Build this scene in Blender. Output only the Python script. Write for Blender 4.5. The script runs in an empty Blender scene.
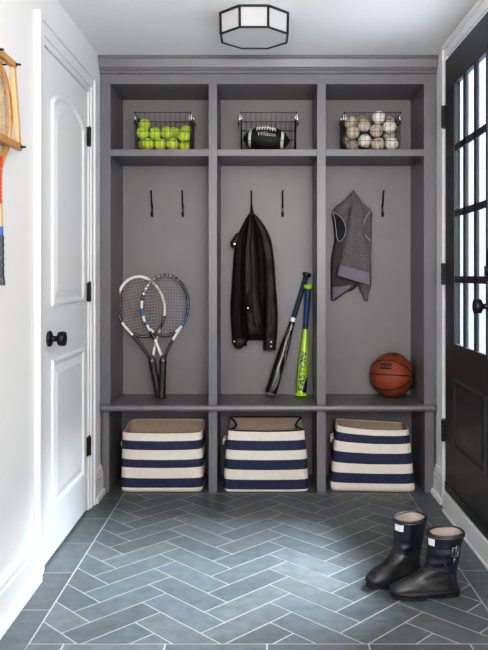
import bpy, bmesh, math, random
from mathutils import Vector, Matrix, noise
R = math.radians
PI = math.pi
S = bpy.context.scene
COL = S.collection
D = 3.85; K = 191.0; CH = 1.136          # distance to the locker front, scale there, eye height
def P(x, y, r):
    return Vector(((x-262)*r/K, D*r, CH-(y-276)*r/K))
CEIL = 2.283; XL = -0.85; XR = 0.915; YB = 4.20

# ------------------------------------------------------------------ materials
def mat(name, color, rough=0.5, metal=0.0, nscale=0, namt=0.0, bump=0.0, bscale=60, spec=0.5, coat=0.0, sheen=0.0, attr=None):
    m = bpy.data.materials.new(name); m.use_nodes = True
    nt = m.node_tree; b = nt.nodes['Principled BSDF']
    b.inputs['Base Color'].default_value = (*color, 1)
    b.inputs['Roughness'].default_value = rough
    b.inputs['Metallic'].default_value = metal
    b.inputs['Specular IOR Level'].default_value = spec
    b.inputs['Coat Weight'].default_value = coat
    b.inputs['Sheen Weight'].default_value = sheen
    tc = nt.nodes.new('ShaderNodeTexCoord')
    src = None
    if attr:
        a = nt.nodes.new('ShaderNodeAttribute'); a.attribute_name = attr
        src = a.outputs['Color']
    if nscale:
        n = nt.nodes.new('ShaderNodeTexNoise'); n.inputs['Scale'].default_value = nscale
        n.inputs['Detail'].default_value = 5
        nt.links.new(tc.outputs['Object'], n.inputs['Vector'])
        mr = nt.nodes.new('ShaderNodeMapRange')
        mr.inputs['From Min'].default_value = .25; mr.inputs['From Max'].default_value = .75
        mr.inputs['To Min'].default_value = 1-namt; mr.inputs['To Max'].default_value = 1+namt
        nt.links.new(n.outputs['Fac'], mr.inputs['Value'])
        mx = nt.nodes.new('ShaderNodeVectorMath'); mx.operation = 'SCALE'
        if src: nt.links.new(src, mx.inputs[0])
        else: mx.inputs[0].default_value = color
        nt.links.new(mr.outputs['Result'], mx.inputs['Scale'])
        src = mx.outputs['Vector']
    if src: nt.links.new(src, b.inputs['Base Color'])
    if bump:
        n2 = nt.nodes.new('ShaderNodeTexNoise'); n2.inputs['Scale'].default_value = bscale
        n2.inputs['Detail'].default_value = 4
        nt.links.new(tc.outputs['Object'], n2.inputs['Vector'])
        bp = nt.nodes.new('ShaderNodeBump'); bp.inputs['Strength'].default_value = bump
        bp.inputs['Distance'].default_value = .003
        nt.links.new(n2.outputs['Fac'], bp.inputs['Height'])
        nt.links.new(bp.outputs['Normal'], b.inputs['Normal'])
    return m

M = {}
M['wall'] = mat('wall_paint', (.77,.77,.77), .6, bump=.04, bscale=90)
M['ceil'] = mat('ceiling_paint', (.78,.77,.765), .75, bump=.03, bscale=80)
M['trim'] = mat('trim_paint', (.73,.73,.735), .32)
M['doorw'] = mat('white_door_paint', (.78,.79,.80), .3)
M['grey'] = mat('locker_paint', (.150,.147,.153), .38, nscale=14, namt=.05)
M['greyb'] = mat('locker_back_paint', (.195,.177,.186), .45, nscale=6, namt=.06)
M['doorb'] = mat('black_door_paint', (.021,.021,.022), .38, nscale=30, namt=.2)
M['black'] = mat('black_metal', (.012,.012,.013), .38, metal=.3)
M['iron'] = mat('dark_iron', (.03,.03,.032), .45, metal=.4)
M['pewter'] = mat('dull_pewter', (.22,.22,.22), .4, metal=.7)
M['wire'] = mat('dark_wire', (.018,.018,.02), .4, metal=.5)
M['chrome'] = mat('bright_chrome', (.75,.75,.76), .22, metal=1)
M['tile'] = mat('slate_tile', (.15,.17,.18), .40, nscale=22, namt=.22, bump=.18, bscale=45, attr='tint', spec=.55)
M['grout'] = mat('grout', (.46,.47,.47), .8, nscale=60, namt=.08)
M['navy'] = mat('navy_canvas', (.026,.032,.074), .85, nscale=90, namt=.18, bump=.35, bscale=380)
M['cream'] = mat('cream_canvas', (.72,.65,.57), .85, nscale=60, namt=.06, bump=.3, bscale=380)
M['lining'] = mat('tan_lining', (.44,.345,.27), .9, nscale=40, namt=.1, bump=.2, bscale=300)
M['navytrim'] = mat('navy_binding', (.012,.015,.035), .8)
M['tennis'] = mat('tennis_felt', (.43,.56,.035), .95, nscale=220, namt=.14, bump=.3, bscale=400, sheen=.3)
M['tseam'] = mat('tennis_seam', (.72,.78,.45), .8)
M['bb1'] = mat('baseball_cream', (.72,.68,.61), .6, nscale=38, namt=.10, bump=.1)
M['bb2'] = mat('baseball_worn', (.50,.43,.35), .7, nscale=42, namt=.25, bump=.1)
M['bb3'] = mat('baseball_scuffed', (.34,.29,.25), .75, nscale=46, namt=.4, bump=.1)
M['stitch'] = mat('baseball_stitch', (.16,.07,.06), .7)
M['fball'] = mat('football_leather', (.012,.012,.013), .5, bump=.5, bscale=900)
M['fwhite'] = mat('football_white', (.72,.72,.70), .6)
M['fpatch'] = mat('football_script', (.62,.56,.50), .6)
M['bball'] = mat('basketball_leather', (.26,.058,.020), .45, nscale=24, namt=.16, bump=.9, bscale=420)
M['bseam'] = mat('basketball_seam', (.012,.010,.010), .55)
M['bprint'] = mat('basketball_print', (.27,.11,.06), .5)
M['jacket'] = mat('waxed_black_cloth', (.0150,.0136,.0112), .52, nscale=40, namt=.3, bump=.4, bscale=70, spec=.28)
M['jacket_shade'] = mat('waxed_black_cloth_shade', (.0058,.0054,.0050), .65, nscale=40, namt=.3, bump=.4, bscale=70, spec=.2)  # same cloth, darker: shade painted into the body and left sleeve
M['jlining'] = mat('jacket_lining', (.006,.006,.006), .8)
M['stud'] = mat('snap_stud', (.75,.72,.66), .3, metal=.8)
M['vest'] = mat('heather_fleece', (.128,.118,.123), .95, nscale=230, namt=.6, bump=.7, bscale=260, sheen=.3)
M['vestd'] = mat('vest_inner', (.075,.070,.075), .95, nscale=200, namt=.3, bump=.4, bscale=260)
M['vband'] = mat('vest_binding', (.185,.18,.21), .85, nscale=150, namt=.1)
M['vpipe'] = mat('vest_piping', (.36,.35,.37), .8)
M['vdark'] = mat('vest_armhole_shade', (.022,.021,.023), .95)  # near-black colour standing in for shade inside the armhole
M['bathandle'] = mat('teal_grip', (.010,.036,.050), .7, nscale=120, namt=.9, bump=.3, bscale=200)
M['batblack'] = mat('gloss_black_bat', (.012,.012,.013), .25, coat=.3)
M['batgrey'] = mat('bat_grey_graphic', (.17,.17,.175), .35)
M['batwhite'] = mat('bat_white', (.75,.77,.78), .4)
M['lime'] = mat('lime_bat', (.34,.64,.012), .34, coat=.3)
M['blue'] = mat('blue_grip', (.014,.050,.135), .6, bump=.4, bscale=150)
M['navybat'] = mat('navy_bat', (.012,.015,.05), .35)
M['rwhite'] = mat('racket_white', (.72,.72,.70), .3)
M['rblack'] = mat('racket_black', (.013,.013,.014), .28)
M['rblue'] = mat('racket_blue', (.018,.09,.26), .3)
M['rgrey'] = mat('racket_grey', (.20,.20,.21), .3)
M['rtan'] = mat('racket_tan', (.62,.47,.36), .35)
M['string'] = mat('racket_string', (.50,.46,.40), .5)
M['stringd'] = mat('racket_string_dark', (.42,.42,.43), .5)
M['wstencil'] = mat('string_stencil', (.20,.085,.075), .6)
M['grip'] = mat('black_grip', (.014,.014,.015), .55, bump=.4, bscale=180)
M['wood'] = mat('honey_wood', (.47,.235,.085), .42, nscale=16, namt=.25)
M['woodp'] = mat('pale_wood', (.60,.37,.17), .42, nscale=16, namt=.15)
M['red'] = mat('red_lacquer', (.50,.022,.022), .35)
M['bluewrap'] = mat('blue_tape', (.03,.10,.34), .5)
M['gripgrey'] = mat('charcoal_leather', (.050,.055,.065), .6, bump=.5, bscale=120)
M['rawgut'] = mat('gut_string', (.52,.45,.36), .5)
M['boot'] = mat('black_rubber', (.030,.030,.032), .40, nscale=16, namt=.8, bump=.35, bscale=40, spec=.5)
M['bootn'] = mat('navy_rubber', (.0072,.0075,.020), .36, nscale=20, namt=.25, bump=.2, bscale=50, spec=.5)
M['sole'] = mat('boot_sole', (.010,.010,.011), .55, bump=.3, bscale=90)
M['bootin'] = mat('boot_lining', (.36,.30,.27), .95, bump=.3, bscale=200)
M['blabel'] = mat('boot_label', (.62,.62,.63), .5)
M['fence'] = mat('white_boards', (.19,.20,.215), .6)
M['fenceback'] = mat('grey_backing', (.022,.025,.032), .8)
M['paving'] = mat('porch_paving', (.55,.56,.58), .8, nscale=8, namt=.1)
# glass for the door: clear, with a fresnel reflection
def glass():
    m = bpy.data.materials.new('clear_glass'); m.use_nodes = True
    nt = m.node_tree; nt.nodes.clear()
    o = nt.nodes.new('ShaderNodeOutputMaterial'); mx = nt.nodes.new('ShaderNodeMixShader')
    t = nt.nodes.new('ShaderNodeBsdfTransparent'); g = nt.nodes.new('ShaderNodeBsdfGlossy')
    g.inputs['Roughness'].default_value = .02
    mx.inputs[0].default_value = .07
    nt.links.new(t.outputs[0], mx.inputs[1]); nt.links.new(g.outputs[0], mx.inputs[2])
    nt.links.new(mx.outputs[0], o.inputs[0])
    return m
M['glass'] = glass()
def frosted():
    m = bpy.data.materials.new('frosted_glass'); m.use_nodes = True
    nt = m.node_tree; b = nt.nodes['Principled BSDF']
    b.inputs['Base Color'].default_value = (.46,.46,.46,1); b.inputs['Roughness'].default_value = .45
    b.inputs['Emission Color'].default_value = (1,.98,.96,1); b.inputs['Emission Strength'].default_value = .07
    n = nt.nodes.new('ShaderNodeTexNoise'); n.inputs['Scale'].default_value = 9
    tc = nt.nodes.new('ShaderNodeTexCoord'); nt.links.new(tc.outputs['Object'], n.inputs['Vector'])
    mr = nt.nodes.new('ShaderNodeMapRange'); mr.inputs['To Min'].default_value = .35; mr.inputs['To Max'].default_value = .55
    nt.links.new(n.outputs['Fac'], mr.inputs['Value']); nt.links.new(mr.outputs['Result'], b.inputs['Roughness'])
    return m
M['frost'] = frosted()

# ------------------------------------------------------------------ mesh helpers
def box(bm, x0, x1, y0, y1, z0, z1, mi=0):
    vs = [bm.verts.new((x, y, z)) for x in (x0, x1) for y in (y0, y1) for z in (z0, z1)]
    for f in ((0,1,3,2),(4,6,7,5),(0,4,5,1),(2,3,7,6),(0,2,6,4),(1,5,7,3)):
        bm.faces.new([vs[i] for i in f]).material_index = mi
def frame_at(t):
    t = t.normalized(); up = Vector((0,0,1)) if abs(t.z) < .9 else Vector((1,0,0))
    a = t.cross(up).normalized(); return a, t.cross(a).normalized()
def tube(bm, pts, rad, seg=8, closed=False, mis=None, flat=1.0, axis=None):
    """a tube along pts; rad a number or a list; mis a material index per segment"""
    pts = [Vector(p) for p in pts]; n = len(pts)
    rs = rad if isinstance(rad, (list, tuple)) else [rad]*n
    rings = []; a = None
    for i, p in enumerate(pts):
        if closed: t = pts[(i+1) % n]-pts[i-1]
        else: t = pts[min(i+1, n-1)]-pts[max(i-1, 0)]
        t.normalize()
        if axis is not None: a = Vector(axis); a = (a-t*a.dot(t)).normalized()
        elif a is None: a, _ = frame_at(t)
        else:
            a = a-t*a.dot(t)
            a = a.normalized() if a.length > 1e-6 else frame_at(t)[0]
        b = t.cross(a)
        rings.append([bm.verts.new(p+(a*math.cos(2*PI*k/seg)*flat+b*math.sin(2*PI*k/seg))*rs[i]) for k in range(seg)])
    for i in range(n if closed else n-1):
        A, B = rings[i], rings[(i+1) % n]
        for k in range(seg):
            f = bm.faces.new((A[k], A[(k+1) % seg], B[(k+1) % seg], B[k]))
            f.material_index = mis[i] if mis else 0; f.smooth = True
    if not closed:
        f = bm.faces.new(rings[0][::-1]); f.material_index = mis[0] if mis else 0
        f = bm.faces.new(rings[-1]); f.material_index = mis[-1] if mis else 0
def lathe(bm, prof, seg=24, mats=None, origin=(0,0,0), axis='Z'):
    """prof = [(radius, height)...]; mats = material index per band"""
    o = Vector(origin); rings = []
    for r, h in prof:
        ring = []
        for k in range(seg):
            c, s = math.cos(2*PI*k/seg)*r, math.sin(2*PI*k/seg)*r
            v = (c, s, h) if axis == 'Z' else ((h, c, s) if axis == 'X' else (s, h, c))
            ring.append(bm.verts.new(o+Vector(v)))
        rings.append(ring)
    for i in range(len(rings)-1):
        for k in range(seg):
            f = bm.faces.new((rings[i][k], rings[i][(k+1) % seg], rings[i+1][(k+1) % seg], rings[i+1][k]))
            f.smooth = True; f.material_index = mats[i] if mats else 0
    f = bm.faces.new(rings[0][::-1]); f.material_index = mats[0] if mats else 0
    f = bm.faces.new(rings[-1]); f.material_index = mats[-1] if mats else 0
def loft(bm, rings, mats=None, cap0=True, cap1=True, smooth=True):
    vr = [[bm.verts.new(p) for p in r] for r in rings]; n = len(vr[0])
    for i in range(len(vr)-1):
        for k in range(n):
            f = bm.faces.new((vr[i][k], vr[i][(k+1) % n], vr[i+1][(k+1) % n], vr[i+1][k]))
            f.smooth = smooth; f.material_index = mats[i] if mats else 0
    if cap0: bm.faces.new(vr[0][::-1]).material_index = mats[0] if mats else 0
    if cap1: bm.faces.new(vr[-1]).material_index = mats[-1] if mats else 0
def prism(bm, poly, axis, a0, a1, mi=0):
    """extrude a polygon given in the two other axes along one axis"""
    def mk(p, a):
        return {'X': (a, p[0], p[1]), 'Y': (p[0], a, p[1]), 'Z': (p[0], p[1], a)}[axis]
    A = [bm.verts.new(mk(p, a0)) for p in poly]; B = [bm.verts.new(mk(p, a1)) for p in poly]
    n = len(poly)
    bm.faces.new(A[::-1]).material_index = mi; bm.faces.new(B).material_index = mi
    for k in range(n):
        bm.faces.new((A[k], A[(k+1) % n], B[(k+1) % n], B[k])).material_index = mi
def obj(name, bm, mats, parent=None, bevel=0, subd=0, smooth=None, solid=0):
    bmesh.ops.recalc_face_normals(bm, faces=bm.faces)
    me = bpy.data.meshes.new(name); bm.to_mesh(me); bm.free()
    for m in (mats if isinstance(mats, (list, tuple)) else [mats]): me.materials.append(M[m])
    if smooth is not None:
        for p in me.polygons: p.use_smooth = smooth
    o = bpy.data.objects.new(name, me); COL.objects.link(o)
    if parent: o.parent = parent
    if solid:
        s = o.modifiers.new('thick', 'SOLIDIFY'); s.thickness = solid; s.offset = 0
    if bevel:
        b = o.modifiers.new('bevel', 'BEVEL'); b.width = bevel; b.segments = 2; b.limit_method = 'ANGLE'; b.angle_limit = R(40)
    if subd:
        s = o.modifiers.new('sub', 'SUBSURF'); s.levels = subd; s.render_levels = subd
    return o
def tag(o, label, cat, group=None, kind=None):
    o['label'] = label; o['category'] = cat
    if group: o['group'] = group
    if kind: o['kind'] = kind
    return o
def thing(name, label, cat, loc=(0,0,0), rot=(0,0,0), group=None, kind=None):
    o = bpy.data.objects.new(name, None); COL.objects.link(o)
    o.empty_display_size = .05; o.location = loc; o.rotation_euler = rot
    return tag(o, label, cat, group, kind)
def boxo(name, b, m, parent=None, bevel=.002):
    bm = bmesh.new(); box(bm, *b); return obj(name, bm, m, parent, bevel)
def text_mesh(txt, size, shear=0):
    cu = bpy.data.curves.new('lettering', 'FONT'); cu.body = txt; cu.size = size
    cu.align_x = 'CENTER'; cu.align_y = 'CENTER'; cu.shear = shear; cu.resolution_u = 3
    t = bpy.data.objects.new('lettering', cu); COL.objects.link(t)
    dg = bpy.context.evaluated_depsgraph_get(); dg.update()
    me = bpy.data.meshes.new_from_object(t.evaluated_get(dg))
    bpy.data.objects.remove(t); bpy.data.curves.remove(cu)
    bm = bmesh.new(); bm.from_mesh(me); bpy.data.meshes.remove(me)
    for _ in range(2):
        bmesh.ops.triangulate(bm, faces=bm.faces)
        bmesh.ops.subdivide_edges(bm, edges=[e for e in bm.edges if e.calc_length() > size*.25], cuts=1)
    return bm
def clone(root, name=None):
    c = root.copy(); COL.objects.link(c)
    for ch in [x for x in bpy.data.objects if x.parent == root]:
        d = ch.copy(); COL.objects.link(d); d.parent = c
        for g in [x for x in bpy.data.objects if x.parent == ch]:
            e = g.copy(); COL.objects.link(e); e.parent = d
    return c

# ------------------------------------------------------------------ floor: herringbone slate with a border
def clip(poly, x0, x1, y0, y1):
    for ax, lim, sg in ((0, x0, 1), (0, x1, -1), (1, y0, 1), (1, y1, -1)):
        out = []
        for i in range(len(poly)):
            a, b = poly[i-1], poly[i]
            da, db = (a[ax]-lim)*sg, (b[ax]-lim)*sg
            if (da >= 0) != (db >= 0):
                t = da/(da-db); out.append((a[0]+(b[0]-a[0])*t, a[1]+(b[1]-a[1])*t))
            if db >= 0: out.append(b)
        poly = out
        if not poly: return []
    return poly
random.seed(4)
FX0, FX1 = (124.5-262)/K, (408.5-262)/K          # herringbone field
FY0, FY1 = P(0, 644, 1).y*217/368, 3.835
W = .1045; G = .0042
bm = bmesh.new(); tint = bm.loops.layers.float_color.new('tint')
box(bm, XL-.05, XR+.10, -1.2, 4.3, -.05, -.0012, 1)
def tile(poly):
    area = abs(sum(poly[i-1][0]*poly[i][1]-poly[i][0]*poly[i-1][1] for i in range(len(poly))))/2
    if len(poly) < 3 or area < .0002: return
    vs = [bm.verts.new((x, y, 0)) for x, y in poly]
    f = bm.faces.new(vs); f.material_index = 0
    g = random.uniform(.82, 1.15); h = random.uniform(-.004, .004)
    c = (.094*g+h, .106*g, .109*g-h, 1)
    for l in f.loops: l[tint] = c
A = W/math.sqrt(2)
U0, V0 = P(142.3, 602.4, 217/326.4).xy            # one known brick corner = lattice (2, 0)
def uv(u, v):
    du, dv = (u-2)*A, v*A
    return (U0+du-dv, V0+du+dv)
g = G/2/W
for i in range(-40, 60):
    for j in range(-40, 60):
        d = (i-j) % 6
        if d == 0: q = (i, j, i+3, j+1)
        elif d == 5: q = (i, j, i+1, j+3)
        else: continue
        pts = [uv(q[0]+g, q[1]+g), uv(q[2]-g, q[1]+g), uv(q[2]-g, q[3]-g), uv(q[0]+g, q[3]-g)]
        tile(clip(pts, FX0+G/2, FX1-G/2, FY0+G/2, FY1-G/2))
TL = .3135
y = 3.128-6*TL*1.0
while y < 4.3:                                     # side borders
    for x0, x1, sh in ((XL-.05, FX0, 0), (FX1, XR+.1, .02)):
        tile(clip([(x0+G/2, y+sh+G/2), (x1-G/2, y+sh+G/2), (x1-G/2, y+sh+TL-G/2), (x0+G/2, y+sh+TL-G/2)], -2, 2, FY0-.14, 4.25))
    y += TL
x = P(267, 0, 217/368).x-12*TL
while x < 1.2:                                     # near border and the plain field this side of it
    tile(clip([(x+G/2, FY0-.3), (x+TL-G/2, FY0-.3), (x+TL-G/2, FY0-G/2), (x+G/2, FY0-G/2)], FX0, FX1, FY0-.14, FY0-G/2))
    for k in range(28):
        sh = TL/2 if k % 2 else 0
        tile(clip([(x+sh+G/2, FY0-.14-W*(k+1)+G/2), (x+sh+TL-G/2, FY0-.14-W*(k+1)+G/2), (x+sh+TL-G/2, FY0-.14-W*k-G/2), (x+sh+G/2, FY0-.14-W*k-G/2)], XL-.05, XR+.1, -1.2, 3))
    x += TL
y = 3.84
tile([(FX0+G/2, y), (FX1-G/2, y), (FX1-G/2, 4.24), (FX0+G/2, 4.24)])
fl = obj('floor', bm, ['tile', 'grout']); tag(fl, 'blue-grey slate floor laid in herringbone with a plain border', 'floor', kind='structure')

# ------------------------------------------------------------------ room shell
LD0, LD1, LDT = 2.84, 3.56, 2.03                   # white door opening (along the left wall)
RD0, RD1, RDT = 2.636, 3.55, 2.18                  # black door opening (along the right wall)
bm = bmesh.new()
box(bm, XL-.12, XL, -1.2, LD0-.015, 0, CEIL); box(bm, XL-.12, XL, LD1+.015, 4.3, 0, CEIL); box(bm, XL-.12, XL, LD0-.015, LD1+.015, LDT+.015, CEIL)
tag(obj('wall_left', bm, 'wall'), 'white painted wall on the left with the white door in it', 'wall', kind='structure')
bm = bmesh.new()
box(bm, XR, XR+.03, -1.2, RD0-.015, 0, CEIL); box(bm, XR, XR+.03, RD1+.015, 4.3, 0, CEIL); box(bm, XR, XR+.03, RD0-.015, RD1+.015, RDT+.015, CEIL)
tag(obj('wall_right', bm, 'wall'), 'white painted wall on the right with the black glazed door in it', 'wall', kind='structure')
tag(boxo('wall_back', (XL-.12, XR+.12, 4.24, 4.36, 0, CEIL), 'wall', bevel=0), 'plain wall behind the built-in grey lockers', 'wall', kind='structure')
tag(boxo('ceiling', (XL-.12, XR+.12, -1.2, 4.36, CEIL, CEIL+.1), 'ceil', bevel=0), 'flat white ceiling', 'ceiling', kind='structure')
# casings
def casing(name, side, x, y0, y1, top, w, label):
    """door casing: far leg, near leg and head, each stepped like a moulding (side +1: faces +X)"""
    bm = bmesh.new(); s = side
    def seg(a, b, c, d, t0, t1):
        box(bm, min(x-s*.0, x+s*t1) if s > 0 else x-t1, x+t1 if s > 0 else x, a, b, c, d)
    t = (.012, .018, .026)
    for k, (f0, f1) in enumerate(((0, .28), (.28, .74), (.74, 1))):
        h = t[k]
        seg(y1+w*f0, y1+w*f1, 0, top+w*f1, 0, h); seg(y0-w*f1, y0-w*f0, 0, top+w*f1, 0, h)
        seg(y0-w*f0, y1+w*f0, top+w*f0, top+w*f1, 0, h)
    o = obj(name, bm, 'trim', bevel=.003)
    return tag(o, label, 'door casing', kind='structure')
casing('trim_1', 1, XL, LD0-.004, LD1+.004, LDT, .10, 'white moulded casing around the white door')
casing('trim_2', -1, XR, RD0-.004, RD1+.004, RDT, .095, 'white moulded casing around the black door')
def base(name, side, x, y0, y1, label, h=.165):
    s = side
    prof = [(0, 0), (.034, 0), (.034, .018), (.028, .028), (.021, .030), (.021, h-.045), (.017, h-.036), (.017, h-.022), (.010, h-.008), (.006, h), (0, h)]
    bm = bmesh.new(); prism(bm, [(x+s*a, b) for a, b in prof], 'Y', y0, y1)
    tag(obj(name, bm, 'trim', bevel=.0015), label, 'baseboard', kind='structure')
base('baseboard_left', 1, XL, -1.2, LD0-.105, 'tall white baseboard along the left wall this side of the white door')
base('baseboard_left_far', 1, XL, LD1+.105, 3.845, 'short white baseboard between white door casing and grey lockers', .155)
base('baseboard_right', -1, XR, -1.2, RD0-.10, 'white baseboard along the right wall this side of the black door')
base('baseboard_right_far', -1, XR, RD1+.10, 3.845, 'short white baseboard between black door casing and grey lockers', .155)
# threshold board under the black door
bm = bmesh.new(); box(bm, .874, XR+.03, RD0, RD1, 0, .098); box(bm, .868, .874, RD0, RD1, .0, .014)
tag(obj('trim_3', bm, 'trim', bevel=.004), 'white raised threshold board under the black door', 'threshold', kind='structure')

# ------------------------------------------------------------------ white two-panel door
d1 = thing('door_1', 'white arched two-panel door with black round knob in the left wall', 'door', (XL, LD0, 0), kind='structure')
DW = LD1-LD0
boxo('door_leaf', (-.03, .006, .004, DW-.004, .012, LDT-.006), 'doorw', d1, .002)
bm = bmesh.new(); box(bm, -.10, .0, -.014, .002, 0, LDT+.012); box(bm, -.10, .0, DW-.002, DW+.014, 0, LDT+.012); box(bm, -.10, 0, 0, DW, LDT-.002, LDT+.012)
obj('door_jamb', bm, 'trim', d1)
def raised_panel(parent, y0, y1, z0, z1, arch, x, m, name='panel', side=1, dark=False):
    def outline(ins, h):
        pts = []; a, b = y0+ins, y1-ins
        n = 14
        pts.append((x+side*h, a, z0+ins)); pts.append((x+side*h, b, z0+ins))
        for k in range(n+1):
            t = k/n; yy = b+(a-b)*t
            if arch: zz = z1-ins+arch*math.sin(PI*t)**.62
            else: zz = z1-ins
            pts.append((x+side*h, yy, zz))
        return pts
    rings = [outline(0, -.002), outline(0, .003), outline(.007, .010), outline(.016, .009), outline(.026, .0015), outline(.034, .0015), outline(.062, .0085), outline(.068, .0085)]
    bm = bmesh.new(); loft(bm, rings, smooth=False); return obj(name, bm, m, parent)
PY0, PY1 = P(52.6, 0, .766).y-LD0-.005, P(83.5, 0, .90).y-LD0
raised_panel(d1, PY0, PY1, 1.015, 1.838, .066, .006, 'doorw')
raised_panel(d1, PY0, PY1, .195, .80, 0, .006, 'doorw')
def knob(parent, y, z, x, side, name='door_knob'):
    bm = bmesh.new()
    pr = [(.030, 0), (.032, .003), (.031, .010), (.026, .013), (.012, .014), (.0105, .030), (.013, .036), (.026, .040), (.029, .045), (.0295, .060), (.027, .067), (.018, .069)]
    lathe(bm, [(r, side*h) for r, h in pr], 28, origin=(x, y, z), axis='X')
    return obj(name, bm, 'black', parent)
knob(d1, .065, .888, .006, 1)
def hinge(parent, y, z, x, side):
    bm = bmesh.new()
    box(bm, x-.004, x+.003, y-.022, y+.022, z-.045, z+.045)
    for k in range(5):
        lathe(bm, [(.0075, -.0085), (.008, -.0075), (.008, .0075), (.0075, .0085)], 12, origin=(x+side*.006, y, z-.036+.018*k))
    lathe(bm, [(.005, 0), (.0055, .004), (.003, .008)], 10, origin=(x+side*.006, y, z+.045))
    return obj('hinge', bm, 'black', parent)
for z in (1.808, 1.058, .313): hinge(d1, DW-.002, z, .010, 1)

# ------------------------------------------------------------------ black door with twelve lights
d2 = thing('door_2', 'black door with twelve glass panes and a raised lower panel', 'door', (XR, RD0, 0), kind='structure')
RW = RD1-RD0; XF = -.030                           # leaf face, in door coordinates
GY0, GY1 = 2.885-RD0, 3.378-RD0; GZ0, GZ1 = .818, 2.026
bm = bmesh.new()
box(bm, XF, XF+.026, .004, GY0, .10, RDT-.006); box(bm, XF, XF+.026, GY1, RW-.004, .10, RDT-.006)
box(bm, XF, XF+.026, GY0, GY1, .10, GZ0); box(bm, XF, XF+.026, GY0, GY1, GZ1, RDT-.006)
obj('door_leaf', bm, 'doorb', d2, .0015)
bm = bmesh.new(); box(bm, -.01, .03, -.014, .002, .1, RDT+.012); box(bm, -.01, .03, RW-.002, RW+.014, .1, RDT+.012); box(bm, -.01, .03, 0, RW, RDT-.002, RDT+.012)
obj('door_jamb', bm, 'trim', d2)
bm = bmesh.new()                                    # moulding round the lights, then the bars
for (a, b, c, d) in ((GY0, GY1, GZ0-.014, GZ0+.008), (GY0, GY1, GZ1-.008, GZ1+.014), (GY0-.014, GY0+.008, GZ0-.014, GZ1+.014), (GY1-.008, GY1+.014, GZ0-.014, GZ1+.014)):
    box(bm, XF-.006, XF+.010, a, b, c, d)
obj('glazing_bead', bm, 'doorb', d2, .003)
pw = (GY1-GY0)/3; ph = (GZ1-GZ0)/4
for k in (1, 2):
    boxo('muntin', (XF-.002, XF+.009, GY0+pw*k-.020, GY0+pw*k+.020, GZ0, GZ1), 'doorb', d2, .004)
for k in (1, 2, 3):
    boxo('muntin', (XF-.002, XF+.009, GY0, GY1, GZ0+ph*k-.016, GZ0+ph*k+.016), 'doorb', d2, .004)
for i in range(3):
    for j in range(4):
        bm = bmesh.new(); yy = GY0+pw*i; zz = GZ0+ph*j
        vs = [bm.verts.new((XF+.005, yy+a*pw, zz+b*ph)) for a, b in ((.05,.02),(.95,.02),(.95,.98),(.05,.98))]
        bm.faces.new(vs); obj('glass_pane', bm, 'glass', d2)
raised_panel(d2, GY0, GY1, .345, .665, 0, XF, 'doorb', side=-1)
boxo('kick_plate', (XF-.006, XF, .02, RW-.01, .112, .150), 'doorb', d2, .002)
for z in (1.906, 1.146, .390):
    bm = bmesh.new(); box(bm, -.036, -.012, RW-.006, RW+.036, z-.052, z+.052)
    for k in range(5): lathe(bm, [(.009, -.010), (.0095, -.009), (.0095, .009), (.009, .010)], 12, origin=(-.040, RW+.004, z-.042+.021*k))
    obj('hinge', bm, 'black', d2)
knob(d2, .20, CH-(306.5-276)*.735/K, XF, -1)
bm = bmesh.new(); box(bm, XF-.010, XF, .178, .232, CH-.015, CH+.105); lathe(bm, [(.016, 0), (.017, -.006), (.012, -.014)], 16, origin=(XF-.010, .205, CH+.02), axis='X'); box(bm, XF-.026, XF-.02, .2, .21, CH+.0, CH+.04)
obj('deadbolt', bm, 'black', d2, .002)

# outside: bright board fence seen through the panes, and a porch slab
fr = thing('board_fence', 'white vertical board fence outside beyond the black door', 'fence', (0, 5.2, 0))
xx = .98; k = 0
while xx < 2.6:
    o = boxo('board', (xx, xx+.050, 0, .025, .0, 3.4), 'fence', fr, .003); xx += .050+(.034 if k % 2 else .026); k += 1
boxo('backing', (.98, 2.6, .082, .095, 0, 3.4), 'fenceback', fr)
boxo('rail', (.98, 2.6, .03, .08, .25, .35), 'fence', fr); boxo('backing', (.98, 2.6, .082, .095, 0, 3.4), 'fenceback', fr)
boxo('rail', (.98, 2.6, .03, .08, 3.0, 3.1), 'fence', fr)
tag(boxo('porch_slab', (XR+.125, 4.5, .5, 6.4, -.06, -.005), 'paving', bevel=0), 'pale porch paving outside the black door', 'paving', kind='structure')

# ------------------------------------------------------------------ built-in lockers
lk = thing('mudroom_locker', 'built-in grey wooden locker unit with bench, shelf and three bays', 'locker unit', (0, D, 0))
X = lambda px: (px-262)/K
BT, BB = .461, .430                                # bench top / underside
ST, SB = 1.800, 1.764                              # shelf
TOPZ = 2.141
TH = YB-D
boxo('back_panel', (XL+.002, XR-.002, TH, TH+.018, .0, CEIL-.002), 'greyb', lk, 0)
for s, (a, b) in enumerate(((XL+.002, X(110.5)), (X(424), XR-.002))):
    bm = bmesh.new(); box(bm, a, b, 0, TH, BT, TOPZ); obj('side_panel', bm, 'grey', lk, .002)
    bm = bmesh.new()
    if s == 0: box(bm, XL+.012, X(109), .004, TH, 0, BB)
    else: box(bm, X(425), XR-.012, .004, TH, 0, BB)
    obj('bench_end', bm, 'grey', lk, .002)
for a, b in ((X(208.5), X(217.2)), (X(317), X(326))):
    boxo('divider', (a, b, 0, TH, BT, TOPZ), 'grey', lk, .002)
    boxo('bench_support', (a, b, .004, TH, 0, BB), 'grey', lk, .002)
for a, b in ((X(110.5), X(208.5)), (X(217.2), X(317)), (X(326), X(424))):
    boxo('shelf', (a, b, .001, TH, SB, ST), 'grey', lk, .0015)
bm = bmesh.new()
prism(bm, [(TH, BT), (TH, BB), (-.016, BB), (-.022, BB+.006), (-.024, BB+.015), (-.022, BT-.006), (-.016, BT)], 'X', X(101)+.004, X(434.5))
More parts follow.
